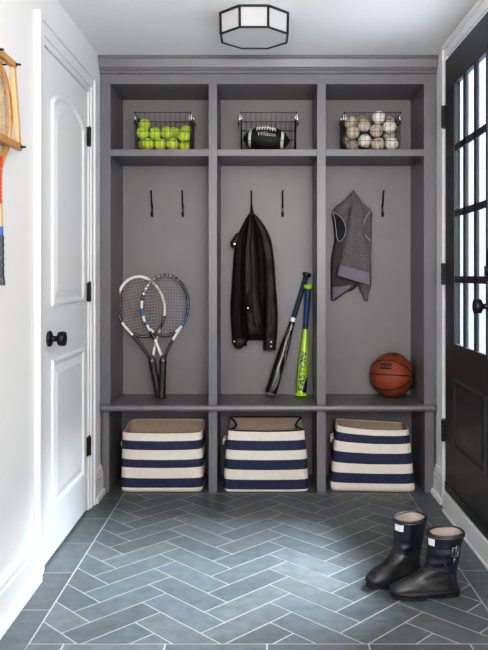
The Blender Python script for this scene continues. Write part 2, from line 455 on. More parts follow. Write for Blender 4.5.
obj('bench_seat', bm, 'grey', lk)
bm = bmesh.new()
prism(bm, [(TH, TOPZ), (TH, CEIL-.002), (-.040, CEIL-.002), (-.040, CEIL-.014), (-.034, CEIL-.020), (-.024, CEIL-.058), (-.018, CEIL-.064), (-.018, CEIL-.070), (-.010, CEIL-.074), (-.010, CEIL-.086), (-.004, CEIL-.090), (0, CEIL-.092), (0, TOPZ)], 'X', XL+.003, XR-.003)
obj('crown_moulding', bm, 'grey', lk)

# ------------------------------------------------------------------ coat hooks
def hook_mesh():
    bm = bmesh.new()                               # origin on the back panel at the foot of the hook
    box(bm, -.0065, .0065, -.004, 0, 0, .066)
    tube(bm, [(0, -.004, .058), (0, -.012, .064), (0, -.024, .085), (0, -.036, .115), (0, -.044, .135), (0, -.048, .146)], [.0062, .0055, .0045, .0042, .0042, .0056], 8)
    tube(bm, [(0, -.004, .020), (0, -.014, .010), (0, -.026, .008), (0, -.033, .016), (0, -.034, .026)], [.0062, .0055, .005, .005, .0055], 8)
    return bm
hk = None
HL = ['slim black coat hook, left of two above the tennis rackets', 'slim black coat hook, right of two above the tennis rackets',
      'slim black coat hook that the black jacket hangs from', 'slim black coat hook to the right of the black jacket',
      'slim black coat hook holding the grey vest', 'slim black coat hook to the right of the grey vest']
HX = (152.3, 183, 251.5, 282.5, 352.5, 382.3)
r = YB/D
for px, l in zip(HX, HL):
    loc = (X(px)*r, YB-.0006, P(0, 217, r).z)
    if hk is None: hk = o = obj('coat_hook', hook_mesh(), 'black', bevel=.001)
    else: o = hk.copy(); COL.objects.link(o)
    o.location = loc; tag(o, l, 'hook', 'coat hooks in the lockers')

# ------------------------------------------------------------------ wire baskets on the shelf
def basket_mb():
    w, d, h = .148, .118, .200                     # half width, half depth, height
    bm = bmesh.new()
    def loop(z, r, k=1.0):
        tube(bm, [(-w*k, -d*k, z), (w*k, -d*k, z), (w*k, d*k, z), (-w*k, d*k, z)], r, 6, True)
    tp = lambda z: .98+.02*z/h
    loop(h, .0019)
    for z in (.003, .052, .102, .152): loop(z, .0012, tp(z))
    loop(.003, .0018, .98)
    n = 11
    for k in range(n+1):
        x = -w+2*w*k/n
        for s in (-1, 1): tube(bm, [(x*.98, s*d*.98, .003), (x, s*d, h)], .0010, 5)
        tube(bm, [(x*.98, -d*.98, .003), (x*.98, d*.98, .003)], .0010, 5)
    n = 8
    for k in range(n+1):
        y = -d+2*d*k/n
        for s in (-1, 1): tube(bm, [(s*w*.98, y*.98, .003), (s*w, y, h)], .0010, 5)
        tube(bm, [(-w*.98, y*.98, .003), (w*.98, y*.98, .003)], .0010, 5)
    return bm
bk = None; BX = (163.5, 268.5, 371.5); BY = 4.005; BR = 1.01
for px, l in zip(BX, ('dark wire basket full of tennis balls on the shelf', 'dark wire basket holding the black football on the shelf', 'dark wire basket heaped with baseballs on the shelf')):
    if bk is None:
        bk = t = thing('wire_basket', l, 'basket', group='wire baskets on the shelf')
        obj('wire_mesh', basket_mb(), 'wire', t)
        for s in (-1, 1):
            bm = bmesh.new()
            tube(bm, [(s*.150, -.045, .198), (s*.158, -.045, .180), (s*.162, -.038, .160), (s*.162, .038, .160), (s*.158, .045, .180), (s*.150, .045, .198)], .0032, 8)
            box(bm, s*.150-.003, s*.150+.003, -.10, -.085, .165, .200)
            tube(bm, [(s*.150, -.112, .204), (s*.146, -.122, .185), (s*.140, -.122, .170), (s*.150, -.122, .160)], .0034, 7)
            h = obj('handle', bm, 'chrome', t); h['label'] = 'chrome clip handle'
    else: t = clone(bk); tag(t, l, 'basket', 'wire baskets on the shelf')
    t.location = (X(px)*1.02, BY, ST)

# ---- balls: seeds read from the photograph, then pushed apart inside the basket
def settle(seeds, rad, cx, w=.144, d=.110):
    ps = [Vector(s) for s in seeds]; home = [p.copy() for p in ps]
    for it in range(900):
        for p, h in zip(ps, home):
            if it < 420: p += (h-p)*.04
        for a in range(len(ps)):
            for b in range(a):
                dv = ps[a]-ps[b]; L = dv.length
                if L < 2*rad:
                    dv = dv*((2*rad-L)/2/max(L, 1e-6)); ps[a] += dv; ps[b] -= dv
        for p in ps:
            p.x = min(max(p.x, cx-w+rad), cx+w-rad); p.y = min(max(p.y, BY-d+rad), BY+d-rad); p.z = max(p.z, ST+.005+rad)
    return ps
def seam_pts(r, n=48):
    a, b, out = .75, .25, []
    for k in range(n):
        t = 2*PI*k/n
        v = Vector((a*math.cos(t)+b*math.cos(3*t), a*math.sin(t)-b*math.sin(3*t), 2*math.sqrt(a*b)*math.sin(2*t)))
        out.append(v.normalized()*r)
    return out
def ball_mesh(name, rad, m0, m1, sr, off):
    bm = bmesh.new(); bmesh.ops.create_icosphere(bm, subdivisions=4, radius=rad)
    for f in bm.faces: f.smooth = True
    k = len(bm.faces)
    tube(bm, seam_pts(rad+off, 56), sr, 6, True, [1]*56)
    me = bpy.data.meshes.new(name); bm.to_mesh(me); bm.free()
    me.materials.append(M[m0]); me.materials.append(M[m1]); return me
tr = .0328
tm = ball_mesh('tennis_ball', tr, 'tennis', 'tseam', .0018, -.0012)
def bpos(bx, zx, zy, r, sc=6.1): return P(bx+zx/sc, 100+zy/sc, r)
TB = [(137,268,1.017,'bottom row of the pile, front, second from the left'), (212,268,1.017,'bottom row of the pile, front, at the middle'), (288,268,1.017,'bottom row of the pile, front, third from the right end, dusty looking'),
      (88,268,1.035,'bottom row of the pile, half hidden at the far left'), (362,285,1.030,'bottom row of the pile, at the far right corner'),
      (98,200,1.019,'second row of the pile, at the left end'), (178,205,1.021,'second row of the pile, second from the left'), (252,198,1.019,'second row of the pile, at the middle front'),
      (306,203,1.040,'second row of the pile, set back right of the middle'), (358,232,1.017,'front right of the pile, resting on the bottom row'), (372,190,1.045,'upper right of the pile, set back in shade'),
      (108,152,1.035,'very top of the pile at the left'), (180,262,1.055,'hidden behind the bottom row at left'), (255,262,1.055,'hidden behind the bottom row at right')]
random.seed(11)
cx = X(BX[0])*1.02
for p, s in zip(settle([bpos(125, a, b, c) for a, b, c, l in TB], tr, cx), TB):
    o = bpy.data.objects.new('tennis_ball', tm); COL.objects.link(o); o.location = p
    o.rotation_euler = (random.uniform(0, 6), random.uniform(0, 6), random.uniform(0, 6))
    tag(o, 'yellow-green tennis ball, '+s[3], 'tennis ball', 'tennis balls in the left wire basket')
br = .0363
bms = [ball_mesh('baseball', br, 'bb1', 'stitch', .0012, -.0004), ball_mesh('baseball', br, 'bb2', 'stitch', .0012, -.0004), ball_mesh('baseball', br, 'bb3', 'stitch', .0012, -.0004)]
SB_ = [(265,118,1.022,0,'clean white baseball on the very top of the heap'), (98,148,1.030,1,'worn baseball, upper left corner of the heap'), (190,160,1.022,1,'worn cream baseball, upper row left of the top ball'),
       (110,197,1.018,1,'tan stained baseball, middle row at the left end'), (258,203,1.020,1,'worn baseball right under the top white one'), (325,172,1.020,0,'pale baseball, upper row at the right front'),
       (345,128,1.045,2,'dark scuffed baseball, set back at the upper right'), (180,248,1.016,0,'pale baseball, bottom front row second from the left'), (270,264,1.017,1,'worn baseball, bottom front row at the middle'),
       (358,264,1.017,0,'pale baseball, bottom front row at the right end'), (355,215,1.035,1,'worn baseball, middle row at the far right, set back'), (112,270,1.030,2,'dark scuffed baseball, bottom row at the left'),
       (72,250,1.045,1,'worn baseball half hidden at the lower left corner of the heap'), (160,125,1.050,2,'dark scuffed baseball, set back at the top left'), (225,278,1.045,2,'dark baseball half hidden low behind the front row')]
cx = X(BX[2])*1.02
for p, s in zip(settle([bpos(335, a, b, c) for a, b, c, d, l in SB_], br, cx, .144, .110), SB_):
    o = bpy.data.objects.new('baseball', bms[s[3]]); COL.objects.link(o); o.location = p
    o.rotation_euler = (random.uniform(0, 6), random.uniform(0, 6), random.uniform(0, 6))
    tag(o, s[4], 'baseball', 'baseballs in the right wire basket')
# ---- football
fb = thing('football', 'black leather football with white stripes and white laces in the wire basket', 'football', (P(266.5, 0, 1.03).x, 3.995, ST+.078), (R(2), R(5), R(-4)))
FL, FR = .126, .0735
frad = lambda x: FR*max(0, 1-abs(x/FL)**1.75)**.62 if abs(x) < FL else 0
bm = bmesh.new(); prof = []; mts = []
xs = [-FL+.0005+(2*FL-.001)*k/44 for k in range(45)]
lathe(bm, [(max(frad(x), .002), x) for x in xs], 32, axis='X', mats=[0]*44); obj('leather_body', bm, 'fball', fb)
for s in (-1, 1):
    bm = bmesh.new(); ys = [s*(.080+.016*k/4) for k in range(5)]
    lathe(bm, [(frad(x)+.0012, x) for x in ys], 32, axis='X'); o = obj('stripe', bm, 'fwhite', fb)
    o['label'] = 'white stripe near the end of the ball'
bm = bmesh.new()
def fsurf(x, ang, off): rr = frad(x)+off; return Vector((x, -rr*math.cos(ang), rr*math.sin(ang)))
tube(bm, [fsurf(-.052+.104*k/12, R(48), .003) for k in range(13)], .0035, 6)
for k in range(8):
    x = -.05+.1*k/7; tube(bm, [fsurf(x-.002, R(48-13+26*q/4), .0035) for q in range(5)], .0034, 6)
o = obj('laces', bm, 'fwhite', fb); o['label'] = 'white laces'
bm = text_mesh('Wilson', .034, .25)
for v in bm.verts: v.co = fsurf(v.co.x, R(15)+v.co.y/.072, .0012)
obj('script', bm, 'fpatch', fb)

# ------------------------------------------------------------------ tennis rackets
def ell(v0, a, b, n=64): return [Vector((a*math.sin(2*PI*k/n), 0, v0-b*math.cos(2*PI*k/n))) for k in range(n)]
def racket(name, label, loc, rot, colfn, throat_mats, strm, stencil=None, gripcol='grip'):
    t = thing(name, label, 'tennis racket', loc, rot, 'tennis rackets on the bench')
    mm = ['rwhite', 'rblack', 'rblue', 'rtan', 'rgrey']
    v0, a, b = .513, .129, .170
    n = 96
    bm = bmesh.new(); tube(bm, ell(v0, a, b, n), .0082, 10, True, [colfn(360*k/n) for k in range(n)], flat=.62, axis=(0, 1, 0)); obj('hoop', bm, mm, t)
    bm = bmesh.new()
    for s in (-1, 1):
        ang = R(48); e = Vector((s*a*math.sin(ang), 0, v0-b*math.cos(ang)))
        p0, p1 = Vector((s*.010, 0, .225)), Vector((s*.034, 0, .300))
        pts = []
        for k in range(13):
            u = k/12; c1 = Vector((s*.022, 0, .27)); c2 = Vector((s*.055, 0, .335))
            pts.append(p0*(1-u)**3+c1*3*u*(1-u)**2+c2*3*u*u*(1-u)+e*u**3)
        tube(bm, pts, .0082, 10, False, [throat_mats[0 if s < 0 else 1][int(k/12*3.99)] for k in range(13)], flat=.8, axis=(0, 1, 0))
    obj('throat', bm, mm, t)
    bm = bmesh.new(); rings = []
    for z, w, d in ((.0, .0205, .0165), (.006, .0215, .0175), (.014, .0205, .0165), (.02, .0190, .0150), (.19, .0180, .0138), (.205, .0190, .0145), (.21, .0150, .0125), (.235, .0145, .0115)):
        rings.append([Vector((w*c, d*s2, z)) for c, s2 in ((.5,-1),(1,-.45),(1,.45),(.5,1),(-.5,1),(-1,.45),(-1,-.45),(-.5,-1))])
    loft(bm, rings, smooth=False); obj('grip', bm, gripcol, t, .001)
    bm = bmesh.new(); rings = [[p+Vector((0, 0, 0)) for p in [Vector((.0196*c, .0155*s2, z)) for c, s2 in ((.5,-1),(1,-.45),(1,.45),(.5,1),(-.5,1),(-1,.45),(-1,-.45),(-.5,-1))]] for z in (.201, .211)]
    loft(bm, rings, smooth=False); o = obj('collar_ring', bm, 'rblack', t)
    bm = bmesh.new()
    ns = 16
    for k in range(ns):
        x = -a+2*a*(k+.5)/ns; h = b*math.sqrt(1-(x/a)**2)*.98
        tube(bm, [(x, .0008*(-1)**k, v0-h), (x, .0008*(-1)**k, v0+h)], .00075, 4)
    ns = 20
    for k in range(ns):
        z = -b+2*b*(k+.5)/ns; h = a*math.sqrt(1-(z/b)**2)*.98
        tube(bm, [(-h, -.0008*(-1)**k, v0+z), (h, -.0008*(-1)**k, v0+z)], .00075, 4)
    st = obj('strings', bm, strm, t)
    if stencil:
        bm = bmesh.new()
        wv = [(-.082, .08), (-.045, -.06), (0, .035), (.045, -.06), (.082, .08)]
        for (x0, z0), (x1, z1) in zip(wv, wv[1:]):
            for q in range(16):                    # painted only on the strings: short dabs
                u = q/15; x, z = x0+(x1-x0)*u, z0+(z1-z0)*u
                for dx in (-.010, 0, .010):
                    box(bm, x+dx-.0011, x+dx+.0011, -.0023, -.0017, v0+z-.0035, v0+z+.0035)
        o = obj('string_stencil', bm, 'wstencil', t); o['label'] = 'faded red letter W on the strings'
    return t
def colA(deg):                                      # 0 bottom, 90 right (+x), 180 top, 270 left
    if 20 < deg < 62: return 1
    if deg <= 20 or deg > 335: return 1
    if deg < 150: return 0 if int(deg/7) % 2 or deg < 105 else 3
    if deg < 262: return 0
    if deg < 292: return 1
    if deg < 315: return 0
    return 1
def colB(deg):
    if deg < 28 or deg > 332: return 1
    if deg < 45: return 0
    if deg < 70: return 2
    if deg < 78: return 1
    if deg < 92: return 2 if int(deg/5) % 2 else 1
    if deg < 98: return 2
    if deg < 140: return 1
    if deg < 205: return 4 if int(deg/5) % 2 else 1
    if deg < 225: return 4
    if deg < 250: return 0 if int(deg/4) % 2 else 4
    if deg < 262: return 2 if int(deg/4) % 2 else 1
    if deg < 275: return 0
    if deg < 290: return 2
    if deg < 302: return 0
    if deg < 320: return 2
    return 0
lean = R(6.5)
b0 = P(159.2, 398, 1.061); b0.z = BT+.001
racket('tennis_racket', 'white and black tennis racket leaning behind the blue one, tilted left', (b0.x, 4.092, BT+.002), (-lean*.9, R(-10.8), R(14)), colA, ((1, 1, 1, 0), (0, 3, 3, 1)), 'string', True)
b0 = P(162, 398, 1.055)
racket('tennis_racket', 'black tennis racket with blue and white bands standing upright in front', (b0.x, 4.055, BT+.002), (-lean, R(1.8), R(6)), colB, ((0, 0, 1, 0), (1, 1, 0, 0)), 'stringd')

# ------------------------------------------------------------------ draped clothes
def cr(vals, n):
    """smooth resample of a list of tuples"""
    out = []; m = len(vals)-1
    for k in range(n+1):
        u = k/n*m; i = min(int(u), m-1); f = u-i
        p = [vals[max(i-1, 0)], vals[i], vals[i+1], vals[min(i+2, m)]]
        out.append(tuple(.5*(2*b+(c-a)*f+(2*a-5*b+4*c-d)*f*f+(3*b-a-3*c+d)*f**3) for a, b, c, d in zip(*p)))
    return out
def drape(rows, rb, depth, fold=None, ny=36, nx=18, hook=(0, 0)):
    """rows of (y, xl, xr, depth factor[, skew]) in picture units on the plane at ratio rb; returns a closed mesh hanging in front of it"""
    bm = bmesh.new(); F = []; B = []
    rs = cr(rows, ny)
    for i, rw in enumerate(rs):
        y, xl, xr, df = rw[:4]; sk = rw[4] if len(rw) > 4 else 0
        fr, bk_ = [], []
        for j in range(nx+1):
            t = j/nx; p = P(xl+(xr-xl)*t, y+sk*(t-.5), rb)
            env = max(0, 1-(2*t-1)**4)**.6
            d = depth*df*env
            if fold: d += fold(t, i/ny)*env
            d = max(d, .003*env)
            fr.append(bm.verts.new((p.x, p.y-d, p.z)))
            bk_.append(fr[-1] if j in (0, nx) else bm.verts.new((p.x, p.y+.002*env, p.z)))
        F.append(fr); B.append(bk_)
    for i in range(ny):
        for j in range(nx):
            bm.faces.new((F[i][j], F[i+1][j], F[i+1][j+1], F[i][j+1]))
            bm.faces.new((B[i][j], B[i][j+1], B[i+1][j+1], B[i+1][j]))
    for i in (0, ny):
        bm.faces.new(F[i]+[v for v in B[i][1:-1]][::-1])
    for f in bm.faces: f.smooth = True
    return bm
def nz(x, y, z=0): return noise.noise(Vector((x, y, z)))
RJ = 1.083
jk = thing('jacket', 'black waxed jacket hanging from a hook in the middle bay', 'jacket', (0, 0, 0))
bodyf = lambda t, v: .007*math.sin(2*PI*(2.6*t+.15)+1.2*v)*min(1, v*3)+.006*nz(t*6, v*9)+.003*nz(t*15, v*22)
body = [(212.5, 250.3, 253.2, .5), (216, 247.5, 255.5, .8), (224, 243, 259, 1), (234, 239.5, 265.5, 1.1), (246, 236, 269, 1.15), (262, 235, 270.5, 1.1), (285, 235.5, 270, 1.05), (310, 237, 269, 1), (328, 240, 268, 1), (339.5, 246, 266.5, .9)]
obj('jacket_body', drape(body, RJ, .052, bodyf, 44, 28), 'jacket_shade', jk)
slv = lambda t, v: .010*math.sin(PI*t)*0+.005*nz(t*4+7, v*16)+.004*math.sin(v*40+t*5)*(.2+v*.8)*(1 if .25 < v < .9 else .3)
rows = [(214.5, 252.2, 255.2, .5), (221, 254.5, 261.2, .8), (230, 257.5, 266.8, .95), (241, 260.5, 271.2, 1), (262, 263, 274.3, 1), (285, 264.2, 275.8, 1), (306, 264.6, 277.5, 1.05), (330, 264, 277.5, 1), (342, 263.8, 276.2, 1), (349, 263.6, 275.4, .95)]
sr_ = obj('sleeve', drape(rows, RJ-.010, .040, slv, 40, 14), 'jacket', jk)
rows = [(219, 246, 249, .6), (229, 240.5, 246.5, .9), (240, 235.8, 244.5, 1), (258, 233.6, 243.5, 1), (283, 232, 243, 1), (308, 230.6, 243, 1.05), (330, 231.6, 244, 1), (340, 232.8, 246, .95, -1), (345.5, 235, 247.5, .9, -4)]
sl_ = obj('sleeve', drape(rows, RJ-.006, .036, slv, 40, 14), 'jacket_shade', jk)
rows = [(215, 249.5, 253, .5), (225, 248, 255, .8), (250, 244.5, 257.5, 1), (285, 243.8, 260, 1), (315, 245.2, 262.5, 1), (328, 246.8, 263.6, 1, -5), (334, 247.8, 264, .8, -9)]
obj('front_panel', drape(rows, RJ-.017, .026, lambda t, v: .006*nz(t*5, v*10, 4)+.004*math.sin(2*PI*(1.4*t+.3)), 36, 16), 'jacket', jk)
bm = bmesh.new()
for (x0, y0, x1, y1, rr) in ((252, 216, 258.5, 340, .0022),):
    pts = [P(x0+(x1-x0)*u/9+.6*math.sin(u), y0+(y1-y0)*u/9, RJ-.0255) for u in range(10)]
    tube(bm, pts, rr, 6)
obj('zip_seam', bm, 'jlining', jk)
rows = [(233, 236.5, 240.5, .5), (238, 233, 240, 1), (243, 230.3, 238, 1), (247.5, 232, 236.5, .8)]
fl_ = obj('collar_tab', drape(rows, RJ-.014, .014, None, 10, 8), 'jacket', jk)
rows = [(206, 251, 252.5, .3), (210, 250.4, 253.3, 1), (216, 249.8, 254, 1), (222, 250.5, 253.5, .6)]
obj('hanging_loop', drape(rows, RJ-.008, .020, None, 10, 8), 'jlining', jk)
rows = [(292, 248, 252, .5), (297, 246.8, 254, 1), (306, 247, 254.5, 1), (313, 249, 252.5, .5)]
obj('pocket_fold', drape(rows, RJ-.022, .014, lambda t, v: .005*nz(t*6, v*6), 12, 10), 'jlining', jk)
rows = [(337.5, 264, 276.6, 1), (343, 263.4, 276.4, 1.1), (349.6, 263.2, 275.8, 1)]
cf = obj('cuff', drape(rows, RJ-.010, .043, None, 10, 14), 'jacket', jk)
rows = [(338, 231.9, 246.2, 1, -1), (343, 233, 247.5, 1.1, -2), (348, 236, 241.5, .9, 0)]
cf2 = obj('cuff', drape(rows, RJ-.006, .040, None, 10, 12), 'jacket', jk)
def stud(px, py, rb, parent, rr=.0042):
    bm = bmesh.new(); c = P(px, py, rb)
    lathe(bm, [(rr, 0), (rr*1.05, -.002), (rr*.7, -.004)], 12, origin=c, axis='Y'); o = obj('snap_stud', bm, 'stud', parent); o['label'] = 'pale metal snap stud'
stud(271.2, 342, RJ-.0215, cf); stud(271.0, 346.3, RJ-.0215, cf)
stud(234.6, 244, RJ-.0185, fl_, .005); stud(234.2, 341.5, RJ-.0155, cf2, .005); stud(248, 308, RJ-.0275, jk, .0038)
jk_hang = jk

RV = 1.084
vs_ = thing('fleece_vest', 'grey heather fleece vest hanging folded from a hook in the right bay', 'vest', (0, 0, 0))
vf = lambda t, v: .005*nz(t*5, v*7, 2)+.003*nz(t*13, v*16)
rows = [(196, 350, 355, .5), (202, 342, 360, .8), (211, 332.5, 366, 1), (225, 333.5, 363, 1), (240, 334.5, 360, 1), (255, 331.6, 360, 1), (268, 330.8, 362, 1), (282, 331, 360, 1, -4), (292, 331.3, 350, 1, -6), (300.5, 331.8, 336, .6, -1)]
obj('back_panel', drape(rows, RV, .022, vf, 40, 20), 'vestd', vs_)
rows = [(196, 351, 356, .5), (203, 353, 363, .8), (211, 354, 371.6, 1), (226, 357, 371.5, 1), (242, 360, 371.8, 1), (258, 360, 371, 1), (275, 360, 371, 1), (287, 359, 370.8, 1, 3), (294, 362, 368.5, .9), (301, 365, 368, .6)]
obj('side_panel', drape(rows, RV-.003, .022, vf, 36, 12), 'vest', vs_)
rows = [(192.5, 350.6, 355, .5), (197, 347.3, 357.8, .9), (204, 340, 358, 1), (211, 332.5, 350, .8, 5), (216, 336, 349, .6, 6), (228, 345.3, 348, .5), (246, 341, 344, .4), (266, 337, 340, .4)]
obj('shoulder', drape(rows, RV-.008, .020, vf, 36, 14), 'vest', vs_)
rows = [(192.5, 351.5, 355.5, .6), (198, 352, 359.5, .9), (208, 350.5, 363, 1), (222, 347.5, 363.5, 1), (238, 344.5, 366, 1), (252, 341.5, 369.5, 1), (264, 339.3, 371.3, 1, 5), (273.5, 338, 371.2, .9, 10)]
fp = obj('front_panel', drape(rows, RV-.0135, .030, lambda t, v: .005*nz(t*3, v*5, 9)+.002*nz(t*14, v*18), 40, 24), 'vest', vs_)
rows = [(269, 338.6, 371.3, .95, 9), (274.5, 337.2, 371.3, 1.0, 10), (280.5, 335.8, 370.8, .9, 10.5)]
o = obj('hem_band', drape(rows, RV-.0155, .031, lambda t, v: .004*nz(t*4, v*2, 5), 10, 24), 'vband', vs_); o['label'] = 'paler smooth hem band'
rows = [(286, 331.2, 354, 1, -3), (292.5, 331.3, 351, 1, -9), (298.5, 331.6, 337, .8, -3)]
obj('hem_band', drape(rows, RV-.003, .022, None, 10, 16), 'vband', vs_)
bm = bmesh.new()
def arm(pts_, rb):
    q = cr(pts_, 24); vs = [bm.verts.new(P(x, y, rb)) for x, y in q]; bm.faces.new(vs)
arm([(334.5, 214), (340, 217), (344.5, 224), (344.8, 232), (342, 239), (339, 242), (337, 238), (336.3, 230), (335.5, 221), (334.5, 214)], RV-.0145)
obj('armhole_shade', bm, 'vdark', vs_, solid=.003)  # dark sheet laid over the opening as painted shade
bm = bmesh.new()
tube(bm, [P(x, y, RV-.0165) for x, y in cr([(332.6, 212), (338, 214.5), (343.6, 221), (345.8, 230), (343.4, 238), (339.4, 241.5), (337, 238), (336, 230), (334.9, 220), (332.6, 212)], 40)], .0026, 6)
obj('armhole_piping', bm, 'vpipe', vs_)
bm = bmesh.new()
tube(bm, [P(x, y, RV-.0145) for x, y in cr([(371.5, 211), (367.5, 215), (364.4, 221), (363.6, 229), (366, 236), (370.5, 241)], 24)], .0028, 6)
obj('armhole_piping', bm, 'vpipe', vs_)

# ------------------------------------------------------------------ bats
def place_along(o, p0, p1, roll=0):
    """local +Z from p0 towards p1"""
    d = (p1-p0).normalized(); q = Vector((0, 0, 1)).rotation_difference(d)
    o.rotation_mode = 'QUATERNION'; o.rotation_quaternion = q @ Matrix.Rotation(roll, 3, 'Z').to_quaternion(); o.location = p0
def wrap_text(txt, size, radfn, z0, ang, m, parent, flip=1):
    bm = text_mesh(txt, size, .15)
    for v in bm.verts:
        z = z0+flip*v.co.x*(1.12 if size > .03 else 1); rr = radfn(z)+.0006; a = ang-flip*v.co.y/rr
        v.co = (rr*math.cos(a), rr*math.sin(a), z)
    return obj('lettering', bm, m, parent)
def interp(tab, z):
    for (r0, z0), (r1, z1) in zip(tab, tab[1:]):
        if z0 <= z <= z1: return r0+(r1-r0)*(z-z0)/(z1-z0+1e-9)
    return tab[-1][0]
# black bat: z=0 at the barrel end
bt = thing('baseball_bat', 'black baseball bat with teal grip leaning beside the lime one', 'baseball bat')
barrel = [(.024, 0), (.030, .004), (.0315, .012), (.0318, .05), (.0316, .16), (.030, .22), (.0255, .29), (.0195, .36), (.0155, .42), (.0135, .455)]
bm = bmesh.new(); lathe(bm, barrel, 28, [1, 1]+[0]*7); obj('barrel', bm, ['batblack', 'batgrey'], bt)
bm = bmesh.new(); lathe(bm, [(.0142, .452), (.0148, .456), (.0138, .47), (.0135, .60), (.0148, .690), (.0165, .696)], 20); obj('grip', bm, 'bathandle', bt)
bm = bmesh.new(); lathe(bm, [(.0165, .694), (.0245, .702), (.0255, .710), (.022, .717), (.012, .719)], 24); obj('knob', bm, 'batblack', bt)
brf = lambda z: interp(barrel, z)
bm = bmesh.new()                                    # grey flame graphic along the barrel
for (za, zb, aa, ww) in ((.03, .19, 0, .30), (.10, .30, .55, .16), (.16, .40, -.5, .12), (.22, .43, .1, .10)):
    n = 18; L_ = []
    for k in range(n+1):
        u = k/n; z = za+(zb-za)*u; rr = brf(z)+.0006; w_ = ww*math.sin(PI*u)**.7+.01; c = aa-PI/2+.35*math.sin(u*5)
        L_.append([bm.verts.new((rr*math.cos(c+q*w_), rr*math.sin(c+q*w_), z)) for q in (-1, -.5, 0, .5, 1)])
    for A_, B_ in zip(L_, L_[1:]):
        for q in range(4): bm.faces.new((A_[q], A_[q+1], B_[q+1], B_[q]))
obj('graphic', bm, 'batgrey', bt)
bm = bmesh.new(); lathe(bm, [(.0150, .425), (.0152, .428), (.0143, .452), (.014, .455)], 20)
o = obj('white_ring', bm, 'batwhite', bt)
wrap_text('USA', .017, brf, .395, -PI/2, 'batwhite', bt)
p0 = P(270.2, 392.5, 1.066); p1 = P(306.8, 274.5, 1.084); p0.z = BT+.0105
place_along(bt, p0, p1, R(10))
bt2 = thing('baseball_bat', 'lime green baseball bat with blue grip leaning against the divider', 'baseball bat')
barrel2 = [(.026, 0), (.037, .002), (.0375, .007), (.030, .012), (.0265, .018), (.0275, .06), (.0278, .15), (.0268, .20), (.0225, .26), (.0165, .32), (.0135, .36), (.013, .405)]
b2f = lambda z: interp(barrel2, z)
bm = bmesh.new(); lathe(bm, barrel2, 28); obj('barrel', bm, 'lime', bt2)
bm = bmesh.new(); lathe(bm, [(.0138, .400), (.0150, .405), (.0145, .42), (.0165, .50), (.0165, .592), (.0175, .600)], 20); obj('grip', bm, 'blue', bt2)
bm = bmesh.new(); lathe(bm, [(.0140, .375), (.0143, .378), (.0143, .402), (.0140, .404)], 20); obj('collar', bm, 'navybat', bt2)
bm = bmesh.new(); lathe(bm, [(.0175, .598), (.0250, .604), (.0262, .612), (.0245, .622), (.012, .625)], 24); obj('knob', bm, 'lime', bt2)
bm = bmesh.new()
n = 14; L_ = []
for k in range(n+1):
    u = k/n; z = .022+.085*u; rr = b2f(z)+.0005; a0 = -PI/2+.05+.9*u*u; a1 = PI*.45
    L_.append([bm.verts.new((rr*math.cos(a0+(a1-a0)*q/8), rr*math.sin(a0+(a1-a0)*q/8), z)) for q in range(9)])
for A_, B_ in zip(L_, L_[1:]):
    for q in range(8): bm.faces.new((A_[q], A_[q+1], B_[q+1], B_[q]))
obj('graphic', bm, 'navybat', bt2)
wrap_text('EASTON', .052, b2f, .137, -PI/2-.12, 'batblack', bt2)
wrap_text('EASTON', .047, lambda z: b2f(z)+.0004, .137, -PI/2-.12, 'batgrey', bt2)
p0 = P(301.3, 395.5, 1.068); p1 = P(308.4, 285.5, 1.076); p0.z = BT+.004
place_along(bt2, p0, p1)

# ------------------------------------------------------------------ basketball
bb = thing('basketball', 'orange basketball with black seams on the bench in the right bay', 'basketball', (P(393, 0, 1.064).x-.005, D*1.064, BT+.1225))
BRr = .1222
bm = bmesh.new(); bmesh.ops.create_uvsphere(bm, u_segments=48, v_segments=32, radius=BRr); obj('leather_shell', bm, 'bball', bb, smooth=True)
ax = Vector((.84, -.54, .02)).normalized(); e1 = Vector((0, 0, 1)); e1 = (e1-ax*e1.dot(ax)).normalized(); e2 = ax.cross(e1)
if e2.y > 0: e2 = -e2
bm = bmesh.new()
for a_, bow in ((8, 0), (98, 0), (53, -.07), (-38, .07)):
    pts = []
    for k in range(96):
        u = 2*PI*k/96
        m_ = e2*math.cos(R(a_))+e1*math.sin(R(a_)); nn = -e2*math.sin(R(a_))+e1*math.cos(R(a_))
        s_ = math.cos(u)
        v = ax*math.cos(u)+m_*math.sin(u)+nn*bow*math.sin(u)**2*(1 if math.sin(u) > 0 else 1)
        pts.append(v.normalized()*(BRr-.0010))
    tube(bm, pts, .0038, 8, True)
o = obj('seams', bm, 'bseam', bb)
def onball(cx_, cz_, x, z, off):                    # local patch on the ball facing the room
    c = Vector((cx_, -math.sqrt(max(1e-4, 1-cx_**2-cz_**2)), cz_)); rt = Vector((0, 0, 1)).cross(-c).normalized(); up = (-c).cross(-rt).normalized()
    if up.z < 0: up = -up
    if rt.x < 0: rt = -rt
    return (c*BRr+rt*x+up*z).normalized()*(BRr+off)
bm = bmesh.new(); g_ = [[bm.verts.new(onball(-.42, .50, -.034+.068*i/8, -.018+.036*j/4, .0012)) for i in range(9)] for j in range(5)]
for j in range(4):
    for i in range(8): bm.faces.new((g_[j][i], g_[j][i+1], g_[j+1][i+1], g_[j+1][i]))
pl = obj('printed_badge', bm, 'bseam', bb); pl['label'] = 'black printed badge'
bm = text_mesh('NCAA', .024)
for v in bm.verts: v.co = onball(-.42, .50, v.co.x, v.co.y, .0018)
obj('lettering', bm, 'bprint', pl)
bm = bmesh.new(); c = Vector((.05, -.30, .952)).normalized(); tube(bm, [c*(BRr-.001), c*(BRr+.0012)], .008, 14); obj('valve', bm, 'bseam', bb)

